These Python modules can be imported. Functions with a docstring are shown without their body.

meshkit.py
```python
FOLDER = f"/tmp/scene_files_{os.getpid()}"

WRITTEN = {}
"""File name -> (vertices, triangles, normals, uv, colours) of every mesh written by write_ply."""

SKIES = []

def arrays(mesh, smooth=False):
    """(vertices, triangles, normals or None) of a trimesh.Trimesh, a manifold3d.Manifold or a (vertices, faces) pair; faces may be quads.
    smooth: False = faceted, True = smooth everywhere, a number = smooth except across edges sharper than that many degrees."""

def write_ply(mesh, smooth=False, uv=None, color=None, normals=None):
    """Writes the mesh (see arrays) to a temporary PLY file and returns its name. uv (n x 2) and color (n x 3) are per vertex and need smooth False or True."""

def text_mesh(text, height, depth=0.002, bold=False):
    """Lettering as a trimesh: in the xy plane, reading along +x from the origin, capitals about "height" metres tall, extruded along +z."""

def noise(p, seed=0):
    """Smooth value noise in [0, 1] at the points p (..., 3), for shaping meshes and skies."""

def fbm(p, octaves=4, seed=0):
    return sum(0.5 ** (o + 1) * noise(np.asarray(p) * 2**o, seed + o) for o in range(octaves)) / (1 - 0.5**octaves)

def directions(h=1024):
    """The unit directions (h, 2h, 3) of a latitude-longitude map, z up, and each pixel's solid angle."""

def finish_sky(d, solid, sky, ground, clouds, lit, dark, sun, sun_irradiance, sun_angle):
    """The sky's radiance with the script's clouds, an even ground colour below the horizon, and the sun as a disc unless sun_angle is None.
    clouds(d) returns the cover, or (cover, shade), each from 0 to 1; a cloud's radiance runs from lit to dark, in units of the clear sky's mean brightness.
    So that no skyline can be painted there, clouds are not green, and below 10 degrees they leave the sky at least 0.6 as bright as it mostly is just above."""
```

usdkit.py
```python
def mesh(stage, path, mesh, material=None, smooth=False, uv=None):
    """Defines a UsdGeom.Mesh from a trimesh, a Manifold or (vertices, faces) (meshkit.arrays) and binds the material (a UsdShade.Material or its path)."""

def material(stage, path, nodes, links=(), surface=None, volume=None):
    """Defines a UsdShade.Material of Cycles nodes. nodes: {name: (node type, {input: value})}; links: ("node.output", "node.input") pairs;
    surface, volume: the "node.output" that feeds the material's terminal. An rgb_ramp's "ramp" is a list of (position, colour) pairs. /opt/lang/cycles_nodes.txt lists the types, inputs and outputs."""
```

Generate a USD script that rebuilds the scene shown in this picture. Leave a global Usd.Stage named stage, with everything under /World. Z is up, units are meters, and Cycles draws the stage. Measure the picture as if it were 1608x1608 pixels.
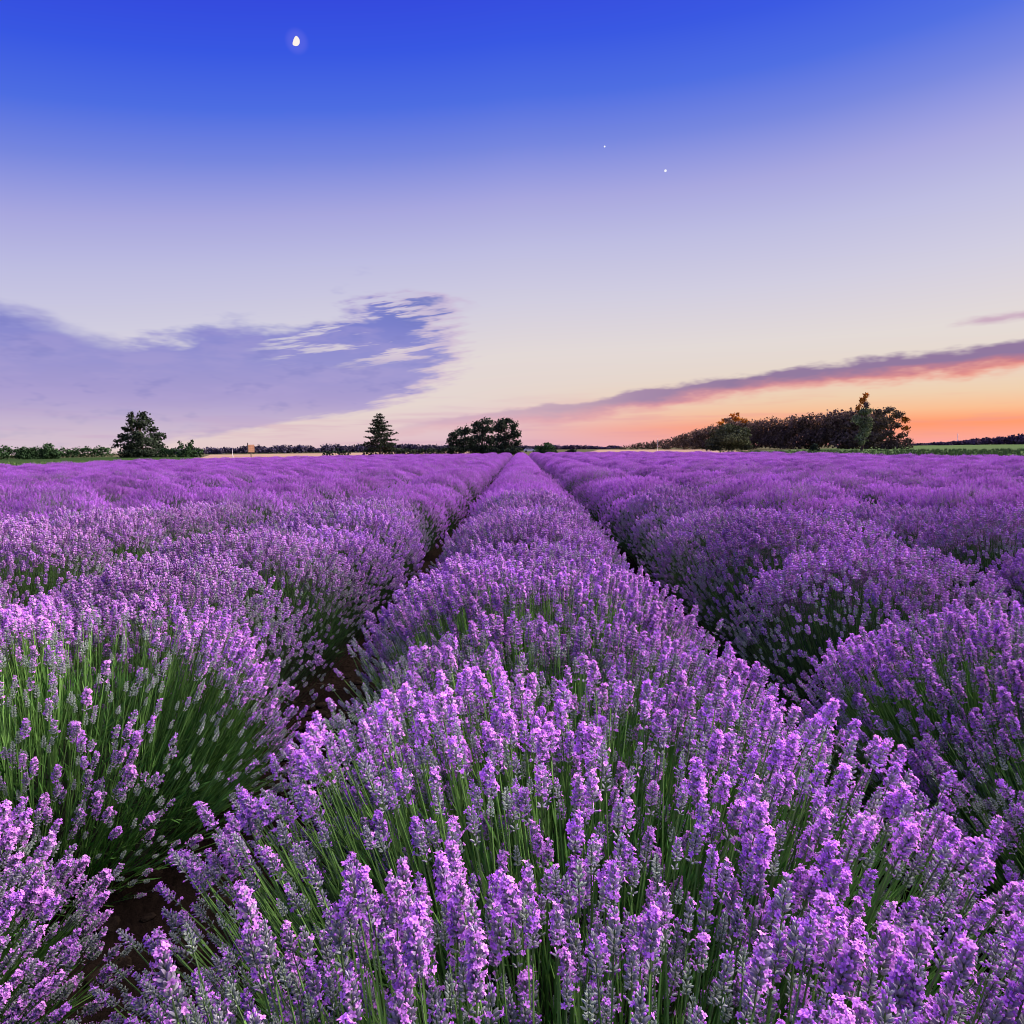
import math
import numpy as np
import trimesh
import usdkit, meshkit
from pxr import Usd, UsdGeom, UsdLux, UsdShade, Sdf, Gf, Vt

stage = Usd.Stage.CreateInMemory()
UsdGeom.SetStageUpAxis(stage, 'Z')
UsdGeom.SetStageMetersPerUnit(stage, 1.0)
UsdGeom.Xform.Define(stage, '/World')
UsdGeom.Scope.Define(stage, '/World/Looks')
T = Sdf.ValueTypeNames
RAD = math.pi / 180

# ------------------------------------------------------------------ camera
CAM_Z, PITCH, YAW, ROLL = 1.22, 5.28, 0.75, 0.70      # metres, degrees (down, left, clockwise)
FOCAL = 24.0                                          # on a 36 mm wide square frame
cam = UsdGeom.Camera.Define(stage, '/World/camera')
cam.CreateHorizontalApertureAttr(36.0)
cam.CreateVerticalApertureAttr(36.0)
cam.CreateFocalLengthAttr(FOCAL)
cam.CreateClippingRangeAttr((0.05, 60000.0))
EXPOSURE = 1.72
cam.CreateExposureAttr(EXPOSURE)
_yaw, _pit, _rol = YAW * RAD, PITCH * RAD, ROLL * RAD
FWD = np.array([-math.sin(_yaw) * math.cos(_pit), math.cos(_yaw) * math.cos(_pit), -math.sin(_pit)])
_r0 = np.array([math.cos(_yaw), math.sin(_yaw), 0.0])
_u0 = np.cross(_r0, FWD)
RIGHT = _r0 * math.cos(_rol) - _u0 * math.sin(_rol)
UP = _u0 * math.cos(_rol) + _r0 * math.sin(_rol)
_m = np.eye(4)
_m[0, :3], _m[1, :3], _m[2, :3], _m[3, :3] = RIGHT, UP, -FWD, [0, 0, CAM_Z]
cam.AddTransformOp().Set(Gf.Matrix4d(*_m.ravel().tolist()))
FPX = FOCAL / 36.0 * 1608


def direction(px, py):
    """Unit direction seen at a place of the photograph (1608 across)."""
    d = FWD + RIGHT * (px - 804) / FPX - UP * (py - 804) / FPX
    return d / np.linalg.norm(d)


def azel(px, py):
    d = direction(px, py)
    return math.degrees(math.atan2(d[0], d[1])), math.degrees(math.asin(d[2]))


def ground_at(px, dist, py=706):
    """Ground point in the compass direction of column px, dist metres away."""
    d = direction(px, py)
    h = np.array([d[0], d[1]]) / math.hypot(d[0], d[1])
    return np.array([h[0] * dist, h[1] * dist, 0.0])


def lin(c):
    c = np.asarray(c, float) / 255.0
    return np.where(c <= 0.04045, c / 12.92, ((c + 0.055) / 1.055) ** 2.4)


# ------------------------------------------------------------------ node graphs
class Graph:
    def __init__(self):
        self.nodes, self.links, self.n = {}, [], 0

    def add(self, kind, out=None, **inputs):
        self.n += 1
        name = f'n{self.n}'
        given = {}
        for k, v in inputs.items():
            if isinstance(v, str) and v.startswith('@'):
                self.links.append((v[1:], f'{name}.{k}'))
            else:
                given[k] = v
        self.nodes[name] = (kind, given)
        return f'@{name}.{out}' if out else name

    def m(self, op, a, b=0.0, c=0.0, clamp=False):
        return self.add('math', 'value', math_type=op, value1=a, value2=b, value3=c, use_clamp=clamp)

    def step(self, x, lo, hi, a=0.0, b=1.0):
        return self.add('map_range', 'result', range_type='smoothstep', value=x, from_min=lo, from_max=hi, to_min=a, to_max=b, clamp=True)

    def mix(self, fac, a, b, kind='mix'):
        return self.add('mix', 'color', mix_type=kind, fac=fac, color1=a, color2=b)

    def ramp(self, fac, stops):
        return self.add('rgb_ramp', 'color', fac=fac, ramp=stops)

    def noise(self, vec, scale, detail=3, rough=0.5, dist=0.0):
        return self.add('noise_texture', 'fac', vector=vec, scale=scale, detail=detail, roughness=rough, distortion=dist)

    def make(self, path, surface=None, volume=None):
        return usdkit.material(stage, '/World/Looks/' + path, self.nodes, self.links, surface=surface and surface[1:], volume=volume and volume[1:])


# ------------------------------------------------------------------ sky
SUN_AZ, SUN_EL = 58.0, 30.0
SUN_DIR = np.array([math.sin(SUN_AZ * RAD) * math.cos(SUN_EL * RAD), math.cos(SUN_AZ * RAD) * math.cos(SUN_EL * RAD), math.sin(SUN_EL * RAD)])


def make_sky():
    g = Graph()
    d = g.add('texture_coordinate', 'generated')
    sep = g.add('separate_xyz', vector=d)
    x, y, z = f'@{sep}.x', f'@{sep}.y', f'@{sep}.z'
    el = g.m('multiply', g.m('arcsine', z), 1 / RAD)
    az = g.m('multiply', g.m('arctan2', x, y), 1 / RAD)
    azn = g.m('multiply_add', az, 1 / 100.0, 0.5, clamp=True)       # -50..50 degrees
    E = 40.0

    def az_table(points, value=lambda v: v):
        st = []
        for px, v in points:
            st.append(((azel(px, 600)[0] + 50) / 100, (value(v),) * 3))
        return g.ramp(azn, st)

    # the clear sky: elevation, lower on the left than towards the sunset
    shift = g.ramp(g.m('multiply_add', az, 1 / 360.0, 0.5, clamp=True), [(q, (v + .3,) * 3) for q, v in ((0.0, .35), (.40, .38), (.455, .15), (.5, .0), (.56, -.02), (.605, -.08), (.65, -.08), (1.0, .35))])
    t = g.m('add', el, g.m('multiply_add', shift, 10.0, -3.0))
    clear = [(-90, (120, 100, 120)), (-1, (212, 172, 196)), (0.3, (220, 180, 198)), (2.4, (228, 198, 202)), (4.5, (229, 213, 207)), (7.7, (227, 216, 214)), (11.9, (209, 205, 223)), (15.9, (190, 189, 225)),
             (19.3, (168, 167, 223)), (23.0, (118, 134, 223)), (26.1, (76, 108, 226)), (29.4, (54, 86, 226)), (33.3, (48, 66, 220)), (38, (48, 62, 216)), (50, (92, 98, 214)), (90, (132, 130, 214))]
    base = g.ramp(g.m('multiply_add', t, 1 / 180.0, 0.5, clamp=True), [((e + 90) / 180, lin(c)) for e, c in clear])
    # finer table for the low sky
    base_low = g.ramp(g.m('multiply', t, 1 / E, clamp=True), [(max(e, 0) / E, lin(c)) for e, c in clear if -1 < e < 39])
    base = g.mix(g.step(t, 30, 38), base_low, base)
    below = g.step(el, -0.6, 0.2)
    base = g.mix(below, lin((120, 96, 112)), base)
    # the sunset glow
    glow = [(0.0, (248, 160, 158)), (0.6, (250, 160, 140)), (1.5, (255, 150, 104)), (2.5, (248, 188, 144)), (3.6, (238, 205, 172)), (5.5, (230, 213, 198)), (8, (226, 217, 212)), (12, (210, 206, 220)), (40, (54, 86, 226))]
    gl = g.ramp(g.m('multiply', el, 1 / E, clamp=True), [(e / E, lin(c)) for e, c in glow])
    wave = g.m('multiply', g.m('subtract', az, 41.0), RAD)
    lobe = g.step(g.m('cosine', wave), math.cos(48 * RAD), math.cos(5 * RAD))
    lobe = g.m('multiply', lobe, g.step(el, 13, 4))
    sky = g.mix(lobe, base, gl)
    # thin pink streaks along the horizon
    sv = g.add('mapping', 'vector', vector=d, scale=(2.2, 2.2, 34))
    streak = g.step(g.noise(sv, 3.0, 3, 0.55), 0.48, 0.68)
    streak = g.m('multiply', streak, g.step(el, 5.5, 1.5))
    sky = g.mix(g.m('multiply', streak, 0.45), sky, g.mix(lobe, lin((212, 168, 190)), lin((238, 150, 140))))

    # ---- clouds: edges given as elevation over azimuth, frayed by noise
    cv = g.add('mapping', 'vector', vector=d, scale=(1.0, 1.0, 4.2))
    n1 = g.noise(cv, 9.0, 4, 0.62)
    dr = g.add('vector_rotate', 'vector', rotate_type='y_axis', vector=d, angle=.13)
    st = g.noise(g.add('mapping', 'vector', vector=dr, scale=(1, 1, 10), location=(1.3, 4.2, .7)), 9.0, 4, .64)
    st2 = g.noise(g.add('mapping', 'vector', vector=d, scale=(1, 1, 3.0), location=(5.3, .2, 1.7)), 16.0, 3, .62)
    n2 = st2
    nn = g.m('add', g.m('multiply', g.m('subtract', n1, 0.5), 5.0), g.m('multiply', g.m('subtract', n2, 0.5), 2.6))

    azw = g.m('multiply_add', g.m('add', az, g.m('multiply', nn, 0.9)), 1 / 100.0, 0.5, clamp=True)

    def edge(points, az_in=None):
        return g.m('multiply', g.ramp(az_in or azn, [((azel(px, py)[0] + 50) / 100, ((max(azel(px, py)[1], -4) + 5) / 30,) * 3) for px, py in points]), 30.0)

    e5 = g.m('add', el, 5.0)
    top = edge([(-900, 380), (-200, 440), (0, 468), (60, 486), (130, 512), (200, 532), (270, 514), (340, 500), (420, 506), (480, 502), (520, 490), (560, 470), (590, 455), (650, 456), (700, 462), (745, 466), (765, 640)], azw)
    dt = g.m('subtract', top, e5)
    a1 = g.step(g.m('add', dt, g.m('multiply', nn, 0.75)), -0.25, 1.5)
    # its right-hand end: azimuth over elevation, drawn out into streaks
    ends = [(440, 585), (455, 640), (464, 735), (471, 790), (479, 756), (494, 708), (508, 698), (522, 704), (548, 720), (566, 716), (585, 704), (603, 682), (622, 645), (642, 585), (656, 510), (668, 420), (684, 330), (698, 230), (712, 60)]
    pts_ = sorted([(max(azel(px, py)[1], 0) / E, (azel(px, py)[0] + 60) / 100) for py, px in ends])
    az_end = g.m('multiply_add', g.ramp(g.m('multiply', el, 1 / E, clamp=True), [(p_, (q_,) * 3) for p_, q_ in pts_]), 100.0, -60.0)
    fr = g.m('add', g.m('multiply', g.m('subtract', st, .5), 9.0), g.m('multiply', g.m('subtract', st2, .5), 5.0))
    a1 = g.m('multiply', a1, g.step(g.m('add', g.m('subtract', az_end, az), fr), -2.0, 2.2))
    # streaky openings in the upper right of the bank
    hole = g.step(st, 0.49, 0.61)
    hole = g.m('multiply', hole, az_table([(380, 0), (450, .9), (620, 1), (680, .5), (740, .2)]))
    hole = g.m('multiply', hole, g.step(el, 6.0, 8.5))
    a1 = g.m('multiply', a1, g.m('subtract', 1.0, g.m('multiply', hole, 0.9)))
    c1 = g.ramp(g.m('multiply', el, 1 / E, clamp=True), [(e / E, lin(c)) for e, c in [(0, (206, 174, 204)), (1.6, (190, 166, 206)), (4.0, (166, 152, 206)), (7, (143, 140, 206)), (10, (118, 122, 202)), (13, (118, 124, 206)), (18, (150, 150, 214))]])
    c1 = g.mix(g.m('multiply', g.step(n1, .42, .66), .32), c1, lin((176, 160, 212)))
    c1 = g.mix(g.m('multiply', g.step(st2, .52, .68), .3), c1, lin((112, 114, 190)))
    c1 = g.mix(g.m('multiply', az_table([(560, 0), (640, .55), (720, .6)]), g.step(el, 9, 11.5)), c1, lin((84, 102, 182)))
    rim = g.m('multiply', g.step(a1, 0.98, 0.4), az_table([(450, 0), (660, .8), (760, .9)]))
    c1 = g.mix(rim, c1, lin((206, 172, 206)))
    a1 = g.m('multiply', a1, g.m('multiply_add', g.step(el, 0.2, 4.5), .45, .5))
    sky = g.mix(a1, sky, c1)

    top2 = edge([(560, 700), (640, 668), (760, 646), (900, 632), (1000, 612), (1100, 594), (1200, 582), (1350, 563), (1500, 549), (1608, 534), (2000, 500), (2600, 470)])
    bot2 = edge([(560, 700), (640, 680), (760, 664), (900, 656), (1000, 645), (1100, 627), (1200, 613), (1350, 602), (1500, 591), (1608, 574), (2000, 545), (2600, 520)])
    dt2, db2 = g.m('subtract', top2, e5), g.m('subtract', e5, bot2)
    a2 = g.step(g.m('add', dt2, g.m('multiply', nn, 0.34)), -0.15, 0.35)
    a2 = g.m('multiply', a2, g.step(g.m('add', db2, g.m('multiply', nn, 0.42)), -0.5, 0.5))
    a2 = g.m('multiply', a2, az_table([(560, 0), (700, .55), (900, .72), (1000, .95), (1608, 1)]))
    body = g.mix(az_table([(700, 0), (1150, 1)]), lin((196, 160, 190)), lin((140, 112, 154)))
    under = g.mix(az_table([(800, 0), (1608, 1)]), lin((222, 160, 176)), lin((240, 128, 108)))
    c2 = g.mix(g.step(g.m('add', db2, g.m('multiply', nn, 0.3)), 1.05, -0.1), body, under)
    sky = g.mix(a2, sky, c2)
    # a last streak high on the right, and two scraps above the bank
    top3 = edge([(1450, 900), (1470, 515), (1540, 498), (1608, 486), (2000, 440), (2300, 430), (2320, 900)])
    bot3 = edge([(1450, 300), (1470, 516), (1540, 514), (1608, 507), (2000, 470), (2300, 460), (2320, 300)])
    a3 = g.m('multiply', g.step(g.m('add', g.m('subtract', top3, e5), g.m('multiply', nn, .25)), -.1, .4), g.step(g.m('add', g.m('subtract', e5, bot3), g.m('multiply', nn, .25)), -.1, .5))
    sky = g.mix(g.m('multiply', a3, .7), sky, lin((190, 146, 180)))
    for px, py, w, h in ((566, 428, 1.1, .45), (530, 452, 1.2, .5), (660, 614, 1.3, .35)):
        ca, ce = azel(px, py)
        qa = g.m('multiply', g.m('subtract', az, ca), 1 / w)
        qe = g.m('multiply_add', g.m('subtract', az, ca), -.18 / h, g.m('multiply', g.m('subtract', el, ce), 1 / h))
        q = g.m('multiply_add', qa, qa, g.m('multiply', qe, qe))
        s = g.step(g.m('add', q, g.m('multiply', nn, -1.3)), 1.3, -0.8)
        sky = g.mix(g.m('multiply', s, .55), sky, lin((140, 136, 205)))
    # aureole of the moon
    md = direction(466, 65)
    dot = g.add('vector_math', 'value', math_type='dot_product', vector1=d, vector2=tuple(md))
    sky = g.mix(g.m('multiply', g.step(dot, math.cos(.85 * RAD), math.cos(.3 * RAD)), .16), sky, lin((150, 140, 240)))
    # the physical sky adds its share
    phys = g.add('sky_texture', 'color', sky_type='single_scattering', sun_disc=False, sun_elevation=SUN_EL * RAD, sun_rotation=SUN_AZ * RAD, altitude=100.0)
    phys = g.add('vector_math', 'vector', math_type='scale', vector1=phys, scale=1.0)
    sky = g.add('vector_math', 'vector', math_type='scale', vector1=sky, scale=1.0 / SKY_STRENGTH / 2 ** EXPOSURE)
    sky = g.mix(0.01, sky, phys)
    bg = g.add('background_shader', 'background', color=sky, strength=SKY_STRENGTH)
    return g.make('sky', surface=bg)


SKY_STRENGTH = 0.08
dome = UsdLux.DomeLight.Define(stage, '/World/sky')
UsdShade.MaterialBindingAPI.Apply(dome.GetPrim()).Bind(make_sky())
dome.GetPrim().SetCustomDataByKey('kind', 'structure')

sun = UsdLux.DistantLight.Define(stage, '/World/sun')
sun.CreateIntensityAttr(1.25)
sun.CreateNormalizeAttr(True)
sun.CreateAngleAttr(80.0)
sun.CreateColorAttr(Gf.Vec3f(1.0, 0.84, 0.80))
_z = SUN_DIR
_x = np.cross([0, 0, 1.0], _z); _x /= np.linalg.norm(_x)
_y = np.cross(_z, _x)
_sm = np.eye(4); _sm[0, :3], _sm[1, :3], _sm[2, :3] = _x, _y, _z
sun.AddTransformOp().Set(Gf.Matrix4d(*_sm.ravel().tolist()))


# ------------------------------------------------------------------ helpers for prims
_names = {}


def numbered(parent, name):
    k = (parent, name)
    n = _names.get(k, -1) + 1
    _names[k] = n
    return f'{parent}/{name}' + (f'_{n:03d}' if n else '')


def tag(prim, label=None, category=None, group=None, kind=None):
    prim = prim.GetPrim() if hasattr(prim, 'GetPrim') else prim
    for k, v in (('label', label), ('category', category), ('group', group), ('kind', kind)):
        if v:
            prim.SetCustomDataByKey(k, v)
    return prim


def thing(name, label=None, category=None, loc=(0, 0, 0), rotz=0.0, scale=None, group=None):
    x = UsdGeom.Xform.Define(stage, numbered('/World', name))
    x.AddTranslateOp().Set(Gf.Vec3d(*map(float, loc)))
    if rotz:
        x.AddRotateZOp().Set(float(rotz))
    if scale is not None:
        x.AddScaleOp().Set(Gf.Vec3f(*map(float, scale)))
    tag(x, label, category, group)
    return str(x.GetPath())


def put(parent, name, v, f, mat, tone=None, smooth=False, kind=None, label=None):
    p = numbered(parent, name)
    m = usdkit.mesh(stage, p, (v, f), mat, smooth=smooth)
    if tone is not None:
        UsdGeom.PrimvarsAPI(m).CreatePrimvar('tone', T.Color3fArray, 'vertex').Set(Vt.Vec3fArray.FromNumpy(np.asarray(tone, np.float32)))
    tag(m, label=label, kind=kind)
    return m


class Soup:
    """Gathers vertices, triangles and a tone per vertex."""

    def __init__(self):
        self.v, self.f, self.t, self.n = [], [], [], 0

    def add(self, v, f, tone=(1, 1, 1)):
        v = np.asarray(v, float)
        f = np.asarray(f, int)
        if f.shape[1] == 4:
            f = np.vstack([f[:, [0, 1, 2]], f[:, [0, 2, 3]]])
        self.v.append(v)
        self.f.append(f + self.n)
        self.t.append(np.broadcast_to(np.asarray(tone, float), (len(v), 3)))
        self.n += len(v)
        return self

    def arrays(self):
        return np.vstack(self.v), np.vstack(self.f), np.vstack(self.t)

    def put(self, parent, name, mat, smooth=False, kind=None, label=None):
        v, f, t = self.arrays()
        return put(parent, name, v, f, mat, t, smooth, kind, label)


def frames(dirs, rolls):
    """n rotation matrices whose third column is dirs."""
    z = dirs / np.linalg.norm(dirs, axis=1, keepdims=True)
    a = np.where(np.abs(z[:, 2:]) < 0.9, [[0, 0, 1.0]], [[1.0, 0, 0]])
    x = np.cross(a, z)
    x /= np.linalg.norm(x, axis=1, keepdims=True)
    y = np.cross(z, x)
    c, s = np.cos(rolls)[:, None], np.sin(rolls)[:, None]
    return np.stack([x * c + y * s, y * c - x * s, z], axis=2)


def spread(v, f, t, R, pos, scale, gain=None):
    """Copies of one small mesh, joined."""
    n, k = len(pos), len(v)
    V = np.einsum('nij,kj->nki', R, v) * np.asarray(scale).reshape(n, 1, -1) + pos[:, None]
    F = (f[None] + (np.arange(n) * k)[:, None, None]).reshape(-1, 3)
    Tn = np.broadcast_to(t[None], (n, k, 3))
    if gain is not None:
        Tn = Tn * np.asarray(gain).reshape(n, 1, -1)
    return V.reshape(-1, 3), F, Tn.reshape(-1, 3)


def tube_mesh(points, radii, sides=6, cap=True):
    p = np.asarray(points, float)
    r = np.broadcast_to(np.asarray(radii, float), (len(p),))
    t = np.gradient(p, axis=0)
    t /= np.linalg.norm(t, axis=1, keepdims=True) + 1e-12
    a = np.cross(t, np.where(np.abs(t[:, 2:]) < 0.9, [0, 0, 1.0], [1.0, 0, 0]))
    a /= np.linalg.norm(a, axis=1, keepdims=True) + 1e-12
    b = np.cross(t, a)
    ang = np.arange(sides) * 2 * np.pi / sides
    v = p[:, None] + r[:, None, None] * (np.cos(ang)[None, :, None] * a[:, None] + np.sin(ang)[None, :, None] * b[:, None])
    i, j = np.meshgrid(np.arange(len(p) - 1), np.arange(sides), indexing='ij')
    q = np.stack([i * sides + j, i * sides + (j + 1) % sides, (i + 1) * sides + (j + 1) % sides, (i + 1) * sides + j], -1).reshape(-1, 4)
    f = np.vstack([q[:, [0, 1, 2]], q[:, [0, 2, 3]]])
    v = v.reshape(-1, 3)
    if cap:
        n = len(v)
        v = np.vstack([v, p[-1] + t[-1] * r[-1] * .7])
        e = (len(p) - 1) * sides
        f = np.vstack([f, [[e + j, e + (j + 1) % sides, n] for j in range(sides)]])
    return v, f


# ------------------------------------------------------------------ materials
def plant_material(name, translucent=0.3, rough=0.6, vary=0.25, scale=9.0, tint=(1, 1, 1)):
    """Colour from the mesh's own tone, small drift from plant to plant, some light passing through."""
    g = Graph()
    tone = g.add('attribute', 'color', attribute='tone')
    pos = g.add('geometry', 'position')
    n = g.noise(pos, scale, 1)
    gain = g.add('map_range', 'result', value=n, from_min=0.3, from_max=0.7, to_min=1 - vary, to_max=1 + vary, clamp=True)
    col = g.add('vector_math', 'vector', math_type='multiply', vector1=g.add('vector_math', 'vector', math_type='scale', vector1=tone, scale=gain), vector2=tint)
    p = g.add('diffuse_bsdf', 'BSDF', color=col)
    if not translucent:
        return g.make(name, surface=p)
    tr = g.add('translucent_bsdf', 'BSDF', color=col)
    return g.make(name, surface=g.add('mix_closure', 'closure', fac=translucent, closure1=p, closure2=tr))


M = {}
M['bloom'] = plant_material('lavender_bloom', 0.28, 0.65, 0.22, 1.3)
M['stem'] = plant_material('lavender_stem', 0.0, 0.5, 0.25, 6.0)
M['leaf'] = plant_material('lavender_leaf', 0.0, 0.6, 0.25, 6.0)
M['crown'] = plant_material('tree_leaf', 0.0, 0.6, 0.3, 0.35)
M['bark'] = plant_material('bark', 0.0, 0.85, 0.35, 2.0)
M['grass'] = plant_material('grass_blade', 0.0, 0.6, 0.3, 0.3)


def ground_material(name, c1, c2, scale, c3=None, bump=0.03):
    g = Graph()
    pos = g.add('geometry', 'position')
    a = g.noise(pos, scale, 6, 0.62)
    b = g.noise(pos, scale * 11, 4, 0.6)
    col = g.mix(g.step(a, 0.35, 0.65), c1, c2)
    if c3 is not None:
        col = g.mix(g.m('multiply', g.step(b, 0.5, 0.7), 0.6), col, c3)
    nrm = g.add('bump', 'normal', height=b, strength=0.7, distance=bump)
    p = g.add('principled_bsdf', 'BSDF', base_color=col, roughness=1.0, specular_ior_level=0.0, normal=nrm)
    return g.make(name, surface=p)


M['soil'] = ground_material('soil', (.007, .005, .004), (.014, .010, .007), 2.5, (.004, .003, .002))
M['meadow'] = ground_material('meadow', (.06, .062, .032), (.085, .08, .045), 0.05, (.045, .05, .026))
M['lawn'] = ground_material('lawn', (.055, .095, .035), (.075, .115, .045), 0.08, (.045, .08, .03))
M['verge'] = ground_material('verge', (.022, .045, .016), (.035, .06, .02), 0.08, (.018, .035, .012))
M['wheat'] = ground_material('ripe_wheat', (.24, .165, .115), (.28, .195, .135), 0.05, (.21, .145, .10))


def plain(name, color, rough=0.5, metallic=0.0, grain=0.15, scale=6.0, spec=0.5):
    g = Graph()
    n = g.noise(g.add('geometry', 'position'), scale, 4)
    k = g.add('map_range', 'result', value=n, from_min=.3, from_max=.7, to_min=1 - grain, to_max=1 + grain, clamp=True)
    col = g.add('vector_math', 'vector', math_type='scale', vector1=color, scale=k)
    return g.make(name, surface=g.add('principled_bsdf', 'BSDF', base_color=col, roughness=rough, metallic=metallic, specular_ior_level=spec))


# ------------------------------------------------------------------ ground
def sheet(name, pts, z, mat, label=None):
    from shapely.geometry import Polygon
    v2, f = trimesh.creation.triangulate_polygon(Polygon(pts), engine='earcut')
    v = np.column_stack([v2, np.full(len(v2), z)])
    m = put('/World', name, v, f, mat)
    tag(m, label=label, kind='structure')
    return m


a = np.linspace(0, 2 * np.pi, 65)[:-1]
sheet('ground', np.column_stack([9000 * np.cos(a), 9000 * np.sin(a)]), 0.0, M['meadow'], 'level farmland reaching to the horizon')

# far edge of the lavender, in the compass direction of each column
EDGE_PX = [(-1500, 30), (-400, 36), (0, 40), (180, 52), (330, 62), (600, 72), (818, 78), (1000, 74), (1100, 62), (1250, 46), (1608, 29), (2100, 24), (3200, 22)]
EDGE = [(azel(px, 706)[0], d) for px, d in EDGE_PX]


def edge_dist(az):
    return np.interp(az, [e[0] for e in EDGE], [e[1] for e in EDGE])


fan = [(math.sin(t * RAD) * (edge_dist(t) + 1.2), math.cos(t * RAD) * (edge_dist(t) + 1.2)) for t in np.linspace(-80, 80, 81)]
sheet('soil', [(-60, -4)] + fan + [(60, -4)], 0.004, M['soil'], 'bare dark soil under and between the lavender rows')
# pale ripe corn beyond, left and right of the middle trees
sheet('wheat_field', [tuple(ground_at(px, d)[:2]) for px, d in [(310, 150), (420, 132), (560, 128), (640, 128), (700, 130), (760, 420), (500, 420), (330, 420)]], 0.010, M['wheat'], 'pale ripe corn field beyond the lavender on the left')
sheet('wheat_field', [tuple(ground_at(px, d)[:2]) for px, d in [(900, 120), (1000, 110), (1120, 106), (1180, 190), (1100, 330), (940, 420)]], 0.010, M['wheat'], 'pale ripe corn field beyond the lavender on the right')
sheet('grass_field', [tuple(ground_at(px, d)[:2]) for px, d in [(1120, 80), (1250, 52), (1608, 34), (2400, 30), (2400, 500), (1700, 700), (1460, 700), (1200, 190)]], 0.008, M['lawn'], 'green grass field before the wood on the right')
sheet('grass_field', [tuple(ground_at(px, d)[:2]) for px, d in [(320, 75), (180, 58), (0, 46), (-600, 42), (-600, 300), (300, 300)]], 0.008, M['verge'], 'narrow green grass verge behind the lavender on the left')


# ------------------------------------------------------------------ lavender: one stalk
def spindle(length, r, sides, rings, tone0, tone1, bulge=0.6):
    """A calyx or bud along +z: a slim closed pod."""
    zs = np.linspace(0, 1, rings)
    rr = r * (np.sin(np.pi * np.clip(zs * .86 + .10, 0, 1)) ** bulge)
    ang = np.arange(sides) * 2 * np.pi / sides
    v = [[0, 0, 0]]
    tn = [tone0]
    for z_, r_ in zip(zs[1:-1], rr[1:-1]):
        for q in ang:
            v.append([r_ * math.cos(q), r_ * math.sin(q), z_ * length])
            tn.append(np.asarray(tone0) * (1 - z_) + np.asarray(tone1) * z_)
    v.append([0, 0, length])
    tn.append(tone1)
    f = []
    m = rings - 2
    for j in range(sides):
        j2 = (j + 1) % sides
        f.append([0, 1 + j2, 1 + j])
        for k in range(m - 1):
            a_, b_ = 1 + k * sides, 1 + (k + 1) * sides
            f += [[a_ + j, a_ + j2, b_ + j2], [a_ + j, b_ + j2, b_ + j]]
        e = 1 + (m - 1) * sides
        f.append([e + j, e + j2, len(v) - 1])
    return np.array(v, float), np.array(f), np.array(tn, float)


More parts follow.
